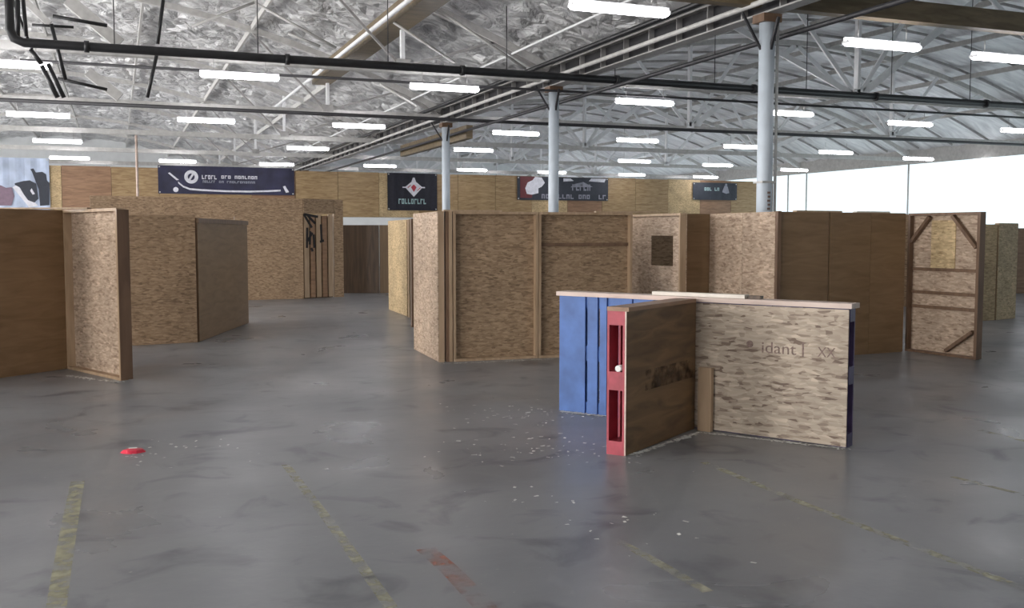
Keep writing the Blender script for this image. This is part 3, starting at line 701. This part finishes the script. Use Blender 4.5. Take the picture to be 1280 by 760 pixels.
# barricade arm A (red pallet with plywood)
A0 = at(782, 570.5); A1 = B0+bd*(tj-.01)-bn*.03
ad = (A1-A0).normalized(); an = Vector((-ad.y, ad.x, 0)); LA = (A1-A0).length; arz = math.atan2(ad.y, ad.x)
nbd = [(k*.24, k*.24+.2) for k in range(int(LA/.24))]
pallet('wooden_pallet', 'red painted pallet standing on edge, its open end towards the camera', A0+an*.016, A1+an*.016, .17, 'red', nbd)
t = empty('plywood_sheet', A0, arz, 'brown plywood sheet covering the right side of the red pallet', 'board')
MB().box(0, LA-.02, 0, .014, .005, HP).build('sheet', 'ply_graf', t)
MB().box(-.003, -.0005, 0, .014, .005, HP).build('raw_edge', 'lumber_pink', t)
M['smudge'] = worn('dark_smudge', (.09, .055, .035), .56, 7)
MB().box(LA*.25, LA*.95, -.0015, -.0005, .52, .70).build('smudge', 'smudge', t)
tag(MB().box(0, LA-.06, -.02, .19, 0, .035).build('top_plank', 'ply_red', loc=A0+Vector((0, 0, HP+.001)), rz=arz), 'short brown plank on top of the red pallet', 'plank')
ps = B0+bd*tj-bn*.07+Vector((0, 0, 0))
tag(MB().box(.02, .16, -.03, .02, 0, .62).build('corner_block', 'lumber', loc=ps+bd*.03, rz=brz), 'pale upright block in the inside corner of the barricade', 'block')
b = MB(); b.tube([(0, 0, .0), (.0, .12, .0)], .028, 10); tag(b.build('paper_roll', 'paper', loc=A0+an*.07+Vector((0, .02, .56+.16+.03)), rz=arz-PI/2), 'small white roll of paper inside the red pallet', 'paper')
# ------------------------------------------------------------------ floor markings and litter
def strip(pts, w, mat, label, z=.002):
    P = [at(*p) for p in pts]; o0 = P[0]; b = MB(); prev = None
    for i, p in enumerate(P):
        d = (P[min(i+1, len(P)-1)]-P[max(i-1, 0)]).normalized(); n = Vector((-d.y, d.x, 0))
        cur = [b.bm.verts.new(p-o0+n*w/2), b.bm.verts.new(p-o0-n*w/2)]
        if prev: b.bm.faces.new((prev[0], cur[0], cur[1], prev[1]))
        prev = cur
    tag(b.build('floor_line', mat, loc=o0+Vector((0, 0, z))), label, 'floor marking')
strip([(97, 602), (88, 650), (77, 715), (68, 775)], .10, 'yellow', 'worn yellow floor line at the lower left')
strip([(357, 581), (410, 650), (455, 712), (500, 775)], .07, 'yellow_faint', 'faint yellow floor line left of centre running to the bottom edge')
strip([(880, 578), (1010, 632), (1130, 678), (1300, 744)], .075, 'yellow_faint', 'long pale yellow floor line crossing the lower right')
strip([(772, 676), (830, 708), (885, 740)], .07, 'yellow_faint', 'short pale floor line below the barricade')
strip([(532, 686), (565, 715), (612, 765)], .12, 'orange', 'smeared orange floor mark at the bottom centre')
strip([(1190, 596), (1300, 624)], .06, 'yellow_faint', 'short pale floor line at the right edge, nearer one')
strip([(1225, 538), (1300, 556)], .08, 'yellow_faint', 'short pale floor line at the right edge, farther one')
# red scrap
b = MB(); n = 14
top = b.bm.verts.new((0, 0, .035)); ri = [b.bm.verts.new((.075*math.cos(2*PI*k/n)*(1+.15*math.sin(3*k)), .06*math.sin(2*PI*k/n), .025)) for k in range(n)]
ro = [b.bm.verts.new((.10*math.cos(2*PI*k/n)*(1+.12*math.sin(2*k)), .085*math.sin(2*PI*k/n), 0)) for k in range(n)]
for k in range(n): j = (k+1) % n; b.bm.faces.new((top, ri[k], ri[j])); b.bm.faces.new((ri[k], ro[k], ro[j], ri[j]))
b.bm.faces.new(ro[::-1])
t = tag(b.build('plastic_disc', 'pinkred', loc=at(167, 565)), 'small bright red plastic disc lying on the floor at left', 'litter')
MB().box(-.04, .03, -.015, .01, .0345, .039).build('white_highlight', 'paper', t)  # white patch standing in for the highlight on the disc
# chips of paint and torn paper along the bases
def chips(label, segs, n, spread, seed):
    r = random.Random(seed); b = MB()
    for k in range(n):
        a, c = segs[r.randrange(len(segs))]; f = r.random(); p = a.lerp(c, f)
        q = p+Vector((r.gauss(0, spread), r.gauss(0, spread)-.03, 0)); s = r.uniform(.006, .022); an_ = r.random()*PI
        dx, dy = math.cos(an_)*s, math.sin(an_)*s
        v = [b.bm.verts.new((q.x+dx*i-dy*j*.5, q.y+dy*i+dx*j*.5, .003+.006*r.random())) for i, j in ((-1, -1), (1, -1), (1, 1), (-1, 1))]
        b.bm.faces.new(v)
    tag(b.build('paint_chips', 'paper'), label, 'litter', kind='stuff')
chips('white chips scattered on the floor left of the blue pallet', [(at(620, 520), at(700, 512)), (at(640, 560), at(750, 560))], 170, .35, 1)
chips('torn white paper strip along the foot of the barricade', [(at(786, 569), at(872, 541)), (at(880, 541), at(1056, 561)), (at(700, 514), at(752, 520))], 700, .018, 2)
chips('white crumbs on the floor right of the red disc', [(at(190, 562), at(250, 566)), (at(600, 600), at(900, 700))], 60, .25, 3)
chips('pale splinters along the foot of the central enclosure', [(at(550, 455), at(690, 449)), (at(86, 470), at(150, 478))], 330, .03, 4)
# ------------------------------------------------------------------ world and view
w = bpy.data.worlds.new('World'); bpy.context.scene.world = w; w.use_nodes = True
w.node_tree.nodes['Background'].inputs[0].default_value = (.75, .85, 1, 1); w.node_tree.nodes['Background'].inputs[1].default_value = 1
vs = bpy.context.scene.view_settings; vs.view_transform = 'Standard'; vs.look = 'None'; vs.exposure = -.22; vs.gamma = 1; vs.use_curve_mapping = False
